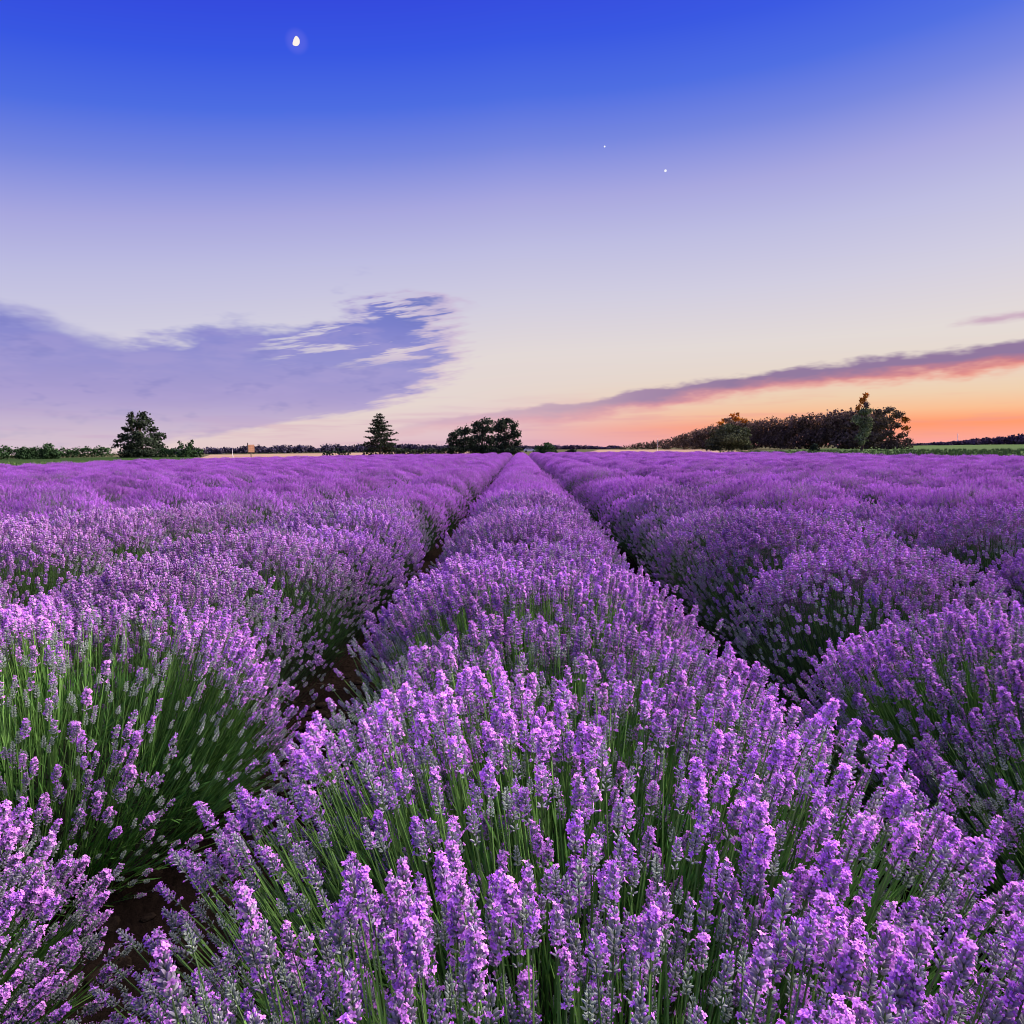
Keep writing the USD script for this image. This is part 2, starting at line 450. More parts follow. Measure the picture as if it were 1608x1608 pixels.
def corolla(size, rng, tone):
    """An open two-lipped flower along +z: a short tube and five rounded lobes."""
    v, f, t = [], [], []
    tone = np.asarray(tone)
    lob = [(-.5, .62, .9), (.5, .62, .9), (1.65, .50, .72), (-1.65, .50, .72), (3.14, .55, .85)]
    for a_, w, l in lob:
        a_ = a_ + rng.normal(0, .12)
        l = l * rng.uniform(.85, 1.15)
        up = rng.uniform(.25, .7)
        ca, sa = math.sin(a_), math.cos(a_)
        base = np.array([0, 0, .35])
        tip = np.array([ca * l, sa * l, .35 + up * l])
        side = np.array([sa, -ca, 0]) * w * .5
        mid = (base + tip) / 2 + [0, 0, .14]
        n = len(v)
        v += [base, mid - side, mid + side, tip * .98 - side * .55, tip * .98 + side * .55, tip + [0, 0, -.06]]
        f += [[n, n + 1, n + 2], [n + 1, n + 3, n + 4], [n + 1, n + 4, n + 2], [n + 3, n + 5, n + 4]]
        t += [tone * .62, tone * .95, tone * .95, tone * 1.1, tone * 1.1, tone * 1.12]
    n = len(v)
    for k in range(3):
        q = k * 2.1
        v += [[.16 * math.cos(q), .16 * math.sin(q), -.25], [.24 * math.cos(q), .24 * math.sin(q), .42]]
        t += [tone * .8, tone * .85]
    for k in range(3):
        a_, b_ = n + 2 * k, n + 2 * ((k + 1) % 3)
        f += [[a_, b_, b_ + 1], [a_, b_ + 1, a_ + 1]]
    return np.array(v) * size, np.array(f), np.clip(np.array(t), 0, .95)


GREY = np.array([.34, .43, .33])       # unopened, downy calyx
MAUVE = np.array([.48, .34, .60])      # calyx in flower
PURPLE = np.array([.61, .22, .86])     # petals
PINKISH = np.array([.77, .33, .86])


def stalk_meshes(level, rng, detail=0):
    """(buds, petals) of a flower spike standing on the origin along +z."""
    L = {0: .038, 1: .048, 2: .055, 3: .062}[level] * rng.uniform(.88, 1.15)
    fat = {0: .72, 1: .92, 2: 1.05, 3: 1.15}[level]
    buds, petals = Soup(), Soup()
    whorls = {0: 5, 1: 6, 2: 7, 3: 8}[level]
    zs = list(np.linspace(0, L * .93, whorls))
    if level and rng.random() < .6:
        zs = [-rng.uniform(.018, .03)] + zs
    mauve = [.12, .5, .85, 1.0][level]
    ctip = GREY * (1 - mauve) + MAUVE * mauve
    ptone = PURPLE * (1 - .5 * rng.random()) + PINKISH * .5 * rng.random()
    ptone = PURPLE + (PINKISH - PURPLE) * rng.random()
    bend = rng.normal(0, .06, 2)

    def axis(z_):
        k = (z_ - 0.02)
        return np.array([bend[0] * k * k * 6, bend[1] * k * k * 6, z_])

    for wi, z_ in enumerate(zs):
        u = max(z_, 0) / L
        n = 9 if z_ >= 0 else 4
        env = (.62 + .6 * math.sin(math.pi * min(1, u * .8 + .22))) * fat
        ph = rng.random() * 6.3
        for k in range(n):
            q = ph + k * 2 * np.pi / n + rng.normal(0, .16)
            lean = (0.95 - .62 * u) + rng.normal(0, .13)
            d = np.array([math.sin(lean) * math.cos(q), math.sin(lean) * math.sin(q), math.cos(lean)])
            p0 = axis(z_ + rng.normal(0, .0012)) + np.array([math.cos(q), math.sin(q), 0]) * .0016
            ln = .0102 * env * rng.uniform(.8, 1.2)
            g_ = rng.uniform(.78, 1.2)
            v, f, t = spindle(ln, ln * .18, 4, 5, GREY * .75 * g_, ctip * g_)
            R = frames(d[None], np.array([rng.random() * 6]))
            V, F, Tn = spread(v, f, t, R, p0[None], np.array([1.0]))
            buds.add(V, F, Tn)
            r = rng.random()
            open_p = [.0, .09, .30, .48][level]
            bud_p = [.04, .18, .30, .34][level]
            end = p0 + d * ln * .86
            if r < open_p:
                v, f, t = corolla(.0052 * rng.uniform(.85, 1.25), rng, ptone * rng.uniform(.8, 1.15))
                dd = d + np.array([0, 0, -.25]) + rng.normal(0, .2, 3)
                V, F, Tn = spread(v, f, t, frames(dd[None], np.array([rng.random() * 6])), end[None], np.array([1.0]))
                petals.add(V, F, Tn)
            elif r < open_p + bud_p:
                v, f, t = spindle(.0046 * rng.uniform(.8, 1.2), .0017, 4, 4, ptone * .8, ptone * 1.05)
                V, F, Tn = spread(v, f, t, frames(d[None], np.array([rng.random() * 6])), (end - d * .0008)[None], np.array([1.0]))
                petals.add(V, F, Tn)
    v, f = tube_mesh([axis(z_) for z_ in (-.03, L * .4, L * .92)], [.0013, .0011, .0006], 4)
    buds.add(v, f, np.array([.11, .19, .07]))
    return buds, petals


# simpler stalks for bushes further off, as one tone-carrying mesh each
def stalk_mid(level, rng):
    L = {0: .027, 1: .033, 2: .037, 3: .041}[level]
    fat = {0: .8, 1: 1.0, 2: 1.15, 3: 1.25}[level]
    s = Soup()
    mauve = [.15, .55, .9, 1.0][level]
    ctip = GREY * (1 - mauve) + MAUVE * mauve
    pt = PURPLE + (PINKISH - PURPLE) * rng.random()
    for z_ in np.linspace(0, L * .86, 4):
        u = z_ / L
        ph = rng.random() * 6.3
        for k in range(5):
            q = ph + k * np.pi / 2.5 + rng.normal(0, .2)
            lean = .98 - .6 * u + rng.normal(0, .12)
            d = np.array([math.sin(lean) * math.cos(q), math.sin(lean) * math.sin(q), math.cos(lean)])
            ln = .0128 * fat * (.6 + .6 * math.sin(math.pi * min(1, u * .8 + .22)))
            bloom = rng.random() < [.05, .25, .55, .75][level]
            top_ = pt * rng.uniform(.8, 1.15) if bloom else ctip * rng.uniform(.8, 1.2)
            v, f, t = spindle(ln * (1.12 if bloom else 1), ln * .25, 3, 4, GREY * .7, top_)
            if bloom:
                v[1:] += d * 0
                v[4:7, :2] *= 1.5
            V, F, Tn = spread(v, f, t, frames(d[None], np.array([rng.random() * 6])), np.array([[0, 0, z_]]), np.array([1.0]))
            s.add(V, F, np.clip(Tn, 0, .95))
    return s.arrays()


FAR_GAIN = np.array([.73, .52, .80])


def stalk_far(level, rng, blobs):
    """A handful of facets with the spike's outline."""
    L = {0: .028, 1: .033, 2: .037, 3: .041}[level]
    fat = {0: .8, 1: 1.0, 2: 1.15, 3: 1.25}[level]
    s = Soup()
    mauve = [.2, .6, .9, 1.0][level]
    ctip = GREY * (1 - mauve) + MAUVE * mauve
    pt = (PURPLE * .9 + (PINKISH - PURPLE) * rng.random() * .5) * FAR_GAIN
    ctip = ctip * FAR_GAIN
    for z_ in np.linspace(0, L * .85, blobs):
        q = rng.random() * 6.3
        for k in range(3):
            a_ = q + k * 2.1
            o = np.array([math.cos(a_), math.sin(a_), 0])
            sd = np.array([-math.sin(a_), math.cos(a_), 0]) * .0056 * fat * (1 if blobs > 3 else 1.35)
            h = L / blobs * .95
            b = np.array([0, 0, z_]) - o * .002
            tip = b + o * .0135 * fat * (1 - .35 * z_ / L) + [0, 0, h]
            mdl = (b + tip) / 2 + o * .003
            col = pt * rng.uniform(.8, 1.12) if rng.random() < [.08, .35, .65, .85][level] else ctip * rng.uniform(.85, 1.15)
            s.add([b, mdl - sd, mdl + sd, tip], [[0, 1, 2], [1, 3, 2]], [GREY * .55, col * .9, col * .9, np.clip(col * 1.08, 0, .95)])
    return s.arrays()


# ------------------------------------------------------------------ lavender: bushes
ROW_GAP, BUSH_GAP, ROW_X = 1.55, 0.82, 0.05


def bush_plan(rng, n, rx=.70, ry=.54, H=.72, ox=0.0, oy=0.0, bald=0.3, grey=0.0, cosmin=-.12, topward=.85, upright=.42, lush=1.42):
    """Where the stalks of one bush stand: position of the spike, direction, level of flowering, size."""
    c = cosmin + (1 - cosmin) * rng.random(n * 2) ** topward
    th = np.arccos(c)
    ph = rng.random(n * 2) * 2 * np.pi
    z0 = .16
    r = 1 + rng.normal(0, .034, n * 2) - .12 * (rng.random(n * 2) < .15)
    lump = meshkit.fbm(np.column_stack([np.sin(th) * np.cos(ph) * 2 + ox, np.sin(th) * np.sin(ph) * 2 + oy, np.cos(th) * 2]), 3, 5) - .5
    r = r * (1 + .22 * lump)
    st = np.sin(th) ** .9
    tip = np.column_stack([rx * st * np.cos(ph) * r, ry * st * np.sin(ph) * r, z0 + (H - z0) * np.sign(np.cos(th)) * np.abs(np.cos(th)) ** .8 * r])
    dens = meshkit.fbm(np.column_stack([tip[:, 0] * 3.2 + ox * 1.7, tip[:, 1] * 3.2 + oy * 1.7, np.full(len(tip), 3.3)]), 2, 9)
    keep = rng.random(len(tip)) < np.clip(1.0 - bald * np.clip((dens - .45) * 7, 0, 1) * 1.0, .04, 1)
    idx = np.nonzero(keep)[0][:n]
    tip, th, ph, dens = tip[idx], th[idx], ph[idx], dens[idx]
    base = np.column_stack([tip[:, 0] * .42, tip[:, 1] * .70, np.full(len(tip), .10)])
    d = tip - base
    d /= np.linalg.norm(d, axis=1, keepdims=True)
    d = d + [0, 0, upright] + rng.normal(0, .075, d.shape)
    d /= np.linalg.norm(d, axis=1, keepdims=True)
    low = np.clip((th / 1.5 - .45) * 1.6, 0, 1)
    lv = lush - 1.3 * low - 1.1 * grey - 2.2 * np.clip((dens - .5) * 3, -.15, .8) + rng.normal(0, .85, len(tip))
    level = np.clip(np.round(lv), 0, 3).astype(int)
    size = .84 * (1.02 - .16 * low) * rng.uniform(.82, 1.18, len(tip))
    # the lesser spikes stand a little lower
    tip = tip - d * (np.array([.06, .03, .0, -.012])[level] * rng.uniform(.3, 1.2, len(tip)))[:, None]
    return tip, d, level, size


def leaf_mass(rng, n, rx, ry, H, stems=160):
    """The grey-green body of a bush: slim leaves and bare stems."""
    s = Soup()
    c = rng.random(n)
    th = np.arccos(.02 + .98 * c)
    ph = rng.random(n) * 2 * np.pi
    r = rng.uniform(.42, .84, n)
    p = np.column_stack([rx * np.sin(th) * np.cos(ph) * r, ry * np.sin(th) * np.sin(ph) * r, .04 + (H - .14) * np.cos(th) * r])
    d = p * [1, 1, .9] + [0, 0, .22] + rng.normal(0, .16, p.shape)
    R = frames(d, rng.random(n) * 6.3)
    v = np.array([[0, 0, 0], [-.0022, .001, .022], [.0022, .001, .022], [0, .002, .048]])
    f = np.array([[0, 1, 2], [1, 3, 2]])
    t = np.array([[.04, .09, .022], [.08, .20, .04], [.08, .20, .04], [.09, .25, .055]])
    s.add(*spread(v, f, t, R, p, rng.uniform(.8, 1.7, n), rng.uniform(.7, 1.25, n)))
    if stems:
        ph = rng.random(stems) * 2 * np.pi
        th = np.arccos(.1 + .9 * rng.random(stems))
        tip = np.column_stack([rx * .93 * np.sin(th) * np.cos(ph), ry * .93 * np.sin(th) * np.sin(ph), .1 + (H - .2) * np.cos(th)])
        base = tip * [.3, .3, 0] + [0, 0, .06]
        R = frames(tip - base, rng.random(stems) * 6.3)
        ln = np.linalg.norm(tip - base, axis=1)
        v = np.array([[-.0014, 0, 0], [.0014, 0, 0], [0, 0, 1.0], [0, .0014, 0]])
        sc = np.column_stack([np.ones(stems), np.ones(stems), ln])
        V = np.einsum('nij,nkj->nki', R, v[None] * sc[:, None]) + base[:, None]
        F = (np.array([[0, 1, 2], [1, 3, 2], [3, 0, 2]])[None] + (np.arange(stems) * 4)[:, None, None]).reshape(-1, 3)
        s.add(V.reshape(-1, 3), F, np.repeat(np.array([[.09, .17, .05]]) * rng.uniform(.7, 1.3, (stems, 1)), 4, axis=0))
    return s


def core_mound(rng, rx, ry, H):
    m = trimesh.creation.icosphere(3)
    v = np.array(m.vertices)
    k = 1 + .35 * (meshkit.fbm(v * 2.5 + rng.random(3) * 9, 3, 4) - .5)
    v = v * k[:, None] * [rx * .50, ry * .62, H * .42]
    v[:, 2] = np.maximum(v[:, 2], -.02)
    return v, np.array(m.faces)


def stems_for(tip, d, rng):
    n = len(tip)
    R = frames(d, rng.random(n) * 6.3)
    v = np.array([[-.0016, 0, -.40], [.0016, 0, -.40], [0, .0016, -.40], [0, 0, .01]])
    f = np.array([[0, 1, 3], [1, 2, 3], [2, 0, 3]])
    t = np.array([[.05, .10, .03]] * 3 + [[.10, .18, .06]])
    return spread(v, f, t, R, tip, np.ones(n), rng.uniform(.75, 1.25, n))


# ---- prototypes
KINDS = '/World/lavender_kinds'
stage.CreateClassPrim(KINDS)
rng = np.random.default_rng(11)
STALKS = []                                             # [level][variant] -> path of a class prim
for level in range(4):
    row = []
    for k in range(5):
        p = f'{KINDS}/stalk_{"abcd"[level]}{"vwxyz"[k]}'
        stage.DefinePrim(p, 'Xform')
        buds, petals = stalk_meshes(level, rng)
        buds.put(p, 'buds', M['bloom'], kind='stuff')
        if petals.n:
            petals.put(p, 'petals', M['bloom'], kind='stuff')
        row.append(p)
    STALKS.append(row)


def matrix(pos, R, s):
    m = np.eye(4)
    m[:3, :3] = R.T * s
    m[3, :3] = pos
    return Gf.Matrix4d(*m.ravel().tolist())


def near_bush(cx, cy, seed, label, n=620, bald=.5, grey=0.0, H=.72, rx=.72, ry=None):
    """A bush close to the camera: its flower stalks are parts, each placed by itself."""
    rng = np.random.default_rng(seed)
    t = thing('lavender_bush', label, 'lavender bush', (cx, cy, 0), group='lavender bushes planted in rows')
    tip, d, level, size = bush_plan(rng, n, rx=rx, ry=.53 if ry is None else ry, H=H, ox=cx, oy=cy, bald=bald, grey=grey)
    leaf_mass(rng, 5200, rx, .54, H, 900).put(t, 'foliage', M['leaf'], kind='stuff')
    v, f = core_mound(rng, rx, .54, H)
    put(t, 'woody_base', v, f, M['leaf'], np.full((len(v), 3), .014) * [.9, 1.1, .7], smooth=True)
    R = frames(d, rng.random(len(tip)) * 6.3)
    st = Soup()
    tv, tf = tube_mesh([[.004, 0, -.47], [.002, 0, -.30], [0, 0, -.14], [0, 0, -.02]], [.0016, .0016, .0014, .0012], 3, cap=False)
    lv = np.array([[0, 0, -.14], [.006, -.0016, -.12], [.006, .0016, -.12], [.012, 0, -.095]])
    tv2, tf2 = np.vstack([tv, lv, lv * [-1, 1, 1]]), np.vstack([tf, np.array([[0, 1, 2], [1, 3, 2]]) + len(tv), np.array([[0, 1, 2], [1, 3, 2]]) + len(tv) + 4])
    tt = np.clip((tv2[:, 2:] + .47) / .4, 0, 1) * [.07, .13, .035] + [.07, .16, .03]
    st.add(*spread(tv2, tf2, tt, R, tip, np.ones(len(tip)), rng.uniform(.75, 1.3, len(tip))))
    st.put(t, 'stems', M['stem'], kind='stuff')
    variant = rng.integers(0, 5, len(tip))
    dist = np.linalg.norm(tip + [cx, cy, -CAM_Z], axis=1)
    order = np.argsort(dist)
    for i in order[:300]:
        x = UsdGeom.Xform.Define(stage, numbered(t, 'flower_spike'))
        x.AddTransformOp().Set(matrix(tip[i], R[i], size[i] * np.array([[1, 1, .84 if cy > .9 else .95]]).T))
        x.GetPrim().GetReferences().AddInternalReference(STALKS[level[i]][variant[i]])
        x.GetPrim().SetInstanceable(True)
    rest = order[300:]
    if len(rest):
        pi = UsdGeom.PointInstancer.Define(stage, f'{t}/flower_spikes')
        tag(pi, kind='stuff')
        rel = pi.CreatePrototypesRel()
        for lv in range(4):
            for k in range(5):
                q = UsdGeom.Xform.Define(stage, f'{t}/flower_spikes/kind_{"abcd"[lv]}{"vwxyz"[k]}')
                q.GetPrim().GetReferences().AddInternalReference(STALKS[lv][k])
                rel.AddTarget(q.GetPath())
        instancer(pi, tip[rest], R[rest], size[rest][:, None] * [1, 1, .84 if cy > .9 else .95], level[rest] * 5 + variant[rest])
    return t


def instancer(pi, pos, R, size, index):
    from scipy.spatial.transform import Rotation
    q = Rotation.from_matrix(R).as_quat()
    pi.CreatePositionsAttr(Vt.Vec3fArray.FromNumpy(np.asarray(pos, np.float32)))
    pi.CreateOrientationsAttr(Vt.QuathArray([Gf.Quath(float(w), float(x), float(y), float(z)) for x, y, z, w in q]))
    s = np.asarray(size, np.float32)
    s = np.repeat(s[:, None], 3, 1) if s.ndim == 1 else s
    pi.CreateScalesAttr(Vt.Vec3fArray.FromNumpy(np.ascontiguousarray(s)))
    pi.CreateProtoIndicesAttr(Vt.IntArray.FromNumpy(np.asarray(index, np.int32)))


def bush_kind(path, rng, lod, seed):
    """A whole bush as three joined parts, for the middle distance and beyond."""
    stage.DefinePrim(path, 'Xform')
    n = {1: 1950, 2: 1900, 3: 1350}[lod]
    tip, d, level, size = bush_plan(rng, n, rx=.67, ry=.50, ox=seed * 3.1, oy=seed * 1.7, bald=.35, cosmin=.04, topward={1: .78, 2: .68, 3: .6}[lod], upright={1: .5, 2: .6, 3: .75}[lod], lush={1: 1.95, 2: 2.1, 3: 2.2}[lod])
    if lod == 3:
        size = size * 1.12
    R = frames(d, rng.random(len(tip)) * 6.3)
    fl = Soup()
    for lv in range(4):
        for k in range(3):
            sel = np.nonzero(level == lv)[0][k::3]
            if not len(sel):
                continue
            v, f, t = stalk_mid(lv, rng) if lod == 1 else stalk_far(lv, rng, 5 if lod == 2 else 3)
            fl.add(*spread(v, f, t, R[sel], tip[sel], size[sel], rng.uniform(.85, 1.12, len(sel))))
    fl.put(path, 'flower_spikes', M['bloom'], kind='stuff')
    lm = leaf_mass(rng, {1: 1500, 2: 600, 3: 300}[lod], .64, .54, .72, {1: 260, 2: 90, 3: 0}[lod])
    if lod < 3:
        lm.add(*stems_for(tip, d, rng))
    lm.put(path, 'foliage', M['leaf'], kind='stuff')
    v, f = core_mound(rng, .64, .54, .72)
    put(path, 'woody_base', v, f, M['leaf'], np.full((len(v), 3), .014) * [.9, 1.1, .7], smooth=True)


NKIND = {1: 3, 2: 4, 3: 4}
for lod in (1, 2, 3):
    for k in range(NKIND[lod]):
        bush_kind(f'{KINDS}/bush_{lod}{"abcd"[k]}', np.random.default_rng(100 * lod + k), lod, 10 * lod + k)

# ---- the rows
ORD = ['first', 'second', 'third', 'fourth', 'fifth', 'sixth', 'seventh', 'eighth', 'ninth', 'tenth', 'eleventh', 'twelfth']


def row_words(k):
    if k == 0:
        return 'the middle row'
    side = 'left' if k < 0 else 'right'
    n = abs(k)
    return f'the row just {side} of the middle row' if n == 1 else f'the {ORD[n - 1]} row {side} of the middle row'


rng = np.random.default_rng(77)
bushes = []
for k in range(-46, 47):
    off = rng.uniform(0, BUSH_GAP)
    if k == 0:
        off = -.02
    if k == -1:
        off = .30
    if k == 1:
        off = .5
    for j in range(-2, 150):
        y = off + j * (BUSH_GAP if k else .60) + rng.normal(0, .05)
        x = ROW_X + k * ROW_GAP + rng.normal(0, .035)
        dist = math.hypot(x, y)
        az_ = math.degrees(math.atan2(x, max(y, .01)))
        if y < -.9 or dist > edge_dist(az_) or (abs(az_) > 52 and dist > 5):
            continue
        bushes.append((dist, k, x, y, rng.uniform(.90, 1.06), rng.uniform(.89, 1.09) if k else rng.uniform(.965, 1.035), rng.random() * 360, int(rng.integers(0, 12))))
bushes.sort()
seen_in_row, singles, mass = {}, 0, []
for dist, k, x, y, sxy, sz, turn, kind in bushes:
    az_ = abs(math.degrees(math.atan2(x, y))) if y > 0 else 180
    near = abs(k) <= 1 and -.75 < y < 2.7
    in_view = near or y > -.15 and az_ < 41 + 30 / max(dist, .8)
    nth = seen_in_row.get(k, 0)
    if in_view:
        seen_in_row[k] = nth + 1
    if near:
        label = ('nearest lavender bush of ' if nth == 0 else f'{ORD[nth]} lavender bush from the front in ') + row_words(k)
        near_bush(x, y, int(1000 + 50 * k + nth), label, n=1750 if k == 0 else 1900, bald=.95 if k == -1 and 1.0 < y < 2.0 else .75 if k else .5, grey=.2 if k == 0 and nth <= 1 else .12, H=.72 * sz, ry=None if k else .56, rx=.80 if k == 0 and y < 1.6 else .72)
        singles += 1
        continue
    lod = 1 if dist < 7.5 else 2 if dist < 20 else 3
    if in_view and singles < 300:
        if nth < (12 if abs(k) <= 1 else 8) and abs(k) <= 3:
            label = f'{ORD[nth]} lavender bush from the front in {row_words(k)}'
            grp = 'lavender bushes planted in rows'
        else:
            label = f'purple lavender bush growing further back in {row_words(k)}' if abs(k) <= 3 else f'purple lavender bush growing in {row_words(k)}' if abs(k) <= 11 else f'distant purple lavender bush far out on the {"left" if k < 0 else "right"}'
            grp = f'lavender bushes in {row_words(k)}' if abs(k) <= 11 else f'distant lavender bushes on the {"left" if k < 0 else "right"}'
        t = thing('lavender_bush', label, 'lavender bush', (x, y, 0), 180.0 * (turn > 180), (sxy, sxy, sz), grp)
        pr = stage.GetPrimAtPath(t)
        pr.GetReferences().AddInternalReference(f'{KINDS}/bush_{lod}{"abcd"[kind % NKIND[lod]]}')
        pr.SetInstanceable(True)
        singles += 1
    else:
        lod = max(lod, 2)
        mass.append((x, y, sxy, sz, turn, kind % NKIND[lod], lod))

pi = UsdGeom.PointInstancer.Define(stage, '/World/lavender_field')
tag(pi, 'purple lavender rows running on to the far edge of the field', 'lavender', kind='stuff')
rel = pi.CreatePrototypesRel()
for lod in (2, 3):
    for k in range(4):
        src = 'abcd'[k % NKIND[lod]]
        q = UsdGeom.Xform.Define(stage, f'/World/lavender_field/kind_{lod}{"abcd"[k]}')
        q.GetPrim().GetReferences().AddInternalReference(f'{KINDS}/bush_{lod}{src}')
        rel.AddTarget(q.GetPath())
ms = np.array(mass)
ang = np.where(ms[:, 4] > 180, np.pi, 0.0)
Rm = np.stack([np.stack([np.cos(ang), -np.sin(ang), 0 * ang], 1), np.stack([np.sin(ang), np.cos(ang), 0 * ang], 1), np.stack([0 * ang, 0 * ang, 1 + 0 * ang], 1)], 1)
instancer(pi, np.column_stack([ms[:, 0], ms[:, 1], 0 * ms[:, 0]]), Rm, ms[:, [2, 2, 3]], (ms[:, 6] - 2) * 4 + ms[:, 5])
print('bushes', len(bushes), 'single', singles, 'mass', len(mass))

# ------------------------------------------------------------------ trees, bushes and what stands at the horizon
def horizon_y(px):
    """Row of the photograph where the level line lies in column px."""
    d = FWD + RIGHT * (px - 804) / FPX
    return 804 + d[2] / UP[2] * FPX


class Place:
    """Metres at a stand-off: turns photograph measures into sizes of the thing standing there."""

    def __init__(self, px, dist):
        self.px, self.dist = px, dist
        self.o = ground_at(px, dist)
        h = self.o[:2] / dist
        self.back = np.array([h[0], h[1], 0])
        self.side = np.array([h[1], -h[0], 0])
        self.k = dist / FPX / (math.cos((px - 804) / FPX) ** 0 * math.cos(math.atan((px - 804) / FPX)))

    def at(self, px, py, depth=0.0):
        """Local metres of a spot in the plane across the line of sight, depth metres behind it."""
        k = self.dist * math.cos(math.atan((px - 804) / FPX)) ** 0 / math.hypot(FPX, self.px - 804)
        c = FPX / math.hypot(FPX, self.px - 804)
        return self.side * (px - self.px) * k * c * 1.0 + self.back * depth + np.array([0, 0, CAM_Z + (horizon_y(px) - py) * k])

    def size(self, n):
        return n * self.dist / math.hypot(FPX, self.px - 804)


def leaf_cloud(rng, centers, radii, n, leaf, tones, fill=0.55, flat=1.0):
    """n small leafy facets through the volume of several lobes; tones: one colour per lobe."""
    centers, radii, tones = np.asarray(centers, float), np.asarray(radii, float), np.asarray(tones, float)
    w = np.prod(radii, axis=1) ** (2 / 3)
    which = rng.choice(len(centers), n, p=w / w.sum())
    u = rng.normal(0, 1, (n, 3))
    u /= np.linalg.norm(u, axis=1, keepdims=True)
    r = fill + (1 - fill) * rng.random(n) ** .7
    r = r * (1 + .16 * rng.normal(0, 1, n)) * (.80 + .5 * meshkit.noise(u * 2.2 + which[:, None] * 7.7, 3))
    p = centers[which] + u * r[:, None] * radii[which]
    d = u + rng.normal(0, .7, (n, 3))
    d[:, 2] *= flat
    R = frames(d, rng.random(n) * 6.3)
    v = np.array([[0, -.6, 0], [-.52, .05, .08], [.52, .0, .08], [.05, .6, 0], [0, .0, .25]])
    f = np.array([[0, 4, 1], [1, 4, 3], [3, 4, 2], [2, 4, 0]])
    t = tones[which] * rng.uniform(.65, 1.35, (n, 1))
    return spread(v, f, np.ones((5, 3)), R, p, leaf * rng.uniform(.6, 1.4, n), t)


LEAF_DARK = np.array([.030, .043, .026])
LEAF_MID = np.array([.030, .060, .024])
LEAF_WARM_HAZE = np.array([.155, .108, .075])  # lifted and browned: far haze and warm light painted into the leaves


def lobes_tree(name, label, cat, px, dist, lobes, seed, tone=LEAF_DARK, leaf_px=2.4, dens=1.0, trunk=None, group=None, fill=.35, deep=1.0, rag=5, skirt=True, swell=1.0):
    """A tree or bush from its lobes, measured in the photograph: (x, y, half width, half height)."""
    rng = np.random.default_rng(seed)
    P = Place(px, dist)
    t = thing(name, label, cat, P.o, group=group)
    C, Rr, tn = [], [], []
    w = max(l[2] for l in lobes)
    for i, l in enumerate(lobes):
        s = P.size(l[2]) * swell
        dep = rng.uniform(-.6, .6) * P.size(w) * deep
        c0 = P.at(l[0], l[1], dep)
        for _ in range(rag):
            o = rng.normal(0, 1, 3)
            o = o / np.linalg.norm(o) * rng.uniform(.2, .72)
            q = rng.uniform(.45, .68)
            C.append(c0 + P.side * o[0] * s + P.back * o[1] * s + [0, 0, o[2] * P.size(l[3])])
            Rr.append([s * q, s * q, P.size(l[3]) * q * swell])
            tn.append((l[4] if len(l) > 4 else tone) * rng.uniform(.7, 1.35))
    if skirt:
        low = max(l[1] + l[3] for l in lobes)
        for l in lobes:
            if l[1] + l[3] > low - 9:
                for q in (-.6, 0, .6):
                    c0 = P.at(l[0] + q * l[2], l[1], rng.uniform(-.4, .4) * P.size(w) * deep)
                    zt = max(.5, c0[2])
                    C.append(c0 * [1, 1, 0] + [0, 0, zt * .42])
                    Rr.append([P.size(l[2]) * .55, P.size(l[2]) * .55, zt * .55])
                    tn.append(tone * rng.uniform(.7, 1.2))
    area = sum(l[2] * l[3] for l in lobes)
    n = int(np.clip(area * 3.1 / (leaf_px ** 2) * 5.5 * dens, 300, 20000))
    v, f, tt = leaf_cloud(rng, C, Rr, n, P.size(leaf_px), tn, fill, .9)
    v[:, 2] = np.maximum(v[:, 2], .02)
    put(t, 'crown', v, f, M['crown'], tt, kind='stuff')
    if trunk:
        x, y, wpx = trunk
        s = Soup()
        a_, b_ = P.at(px, y) * [1, 1, 0], P.at(x, y)
        pts = [a_, a_ * .6 + b_ * .4 + P.side * P.size(1.0), b_]
        s.add(*tube_mesh(pts, [P.size(wpx), P.size(wpx * .75), P.size(wpx * .4)], 7), (.07, .05, .04))
        for i in rng.permutation(len(C))[:min(9, len(C))]:
            st = a_ * (1 - (q := rng.uniform(.35, .8))) + b_ * q
            mid = (st + C[i]) / 2 + [0, 0, -.08 * np.linalg.norm(C[i] - st)]
            s.add(*tube_mesh([st, mid, C[i]], [P.size(wpx * .4), P.size(wpx * .28), P.size(wpx * .1)], 5), (.07, .05, .04))
        s.put(t, 'trunk', M['bark'])
    return t


# the big dark tree on the left, and the bushes round it
lobes_tree('broad_tree', 'tall dark ragged tree, the largest on the left side of the horizon', 'tree', 222, 230,
           [(228, 652, 9, 8), (214, 655, 9, 8), (236, 660, 11, 9), (207, 664, 10, 7), (222, 668, 18, 10), (203, 676, 13, 6), (238, 674, 12, 8), (222, 682, 22, 10), (198, 686, 14, 7), (252, 681, 11, 5), (246, 688, 15, 8),
            (189, 693, 9, 4), (181, 700, 7, 4), (222, 696, 28, 10), (248, 700, 15, 9), (205, 705, 20, 8), (260, 686, 5, 5), (235, 708, 25, 6), (215, 711, 24, 5)], 1, trunk=(222, 668, 3.0), dens=1.15, fill=.3, leaf_px=2.6)
lobes_tree('round_bush', 'round green bush at the left edge, left of its taller twin', 'bush', 42, 225, [(44, 706, 15, 7), (36, 709, 12, 6), (52, 708, 10, 8), (44, 713, 18, 5)], 2, LEAF_MID, group=None)
lobes_tree('round_bush', 'round green bush with a pointed top, second from the left edge', 'bush', 76, 225, [(76, 704, 12, 8), (80, 699, 5, 5), (68, 709, 10, 7), (84, 709, 9, 7), (76, 713, 15, 5)], 3, LEAF_MID)
lobes_tree('round_bush', 'low green bush half cut by the left edge of the picture', 'bush', 2, 232, [(2, 711, 12, 6), (-8, 711, 12, 7)], 31, LEAF_MID)
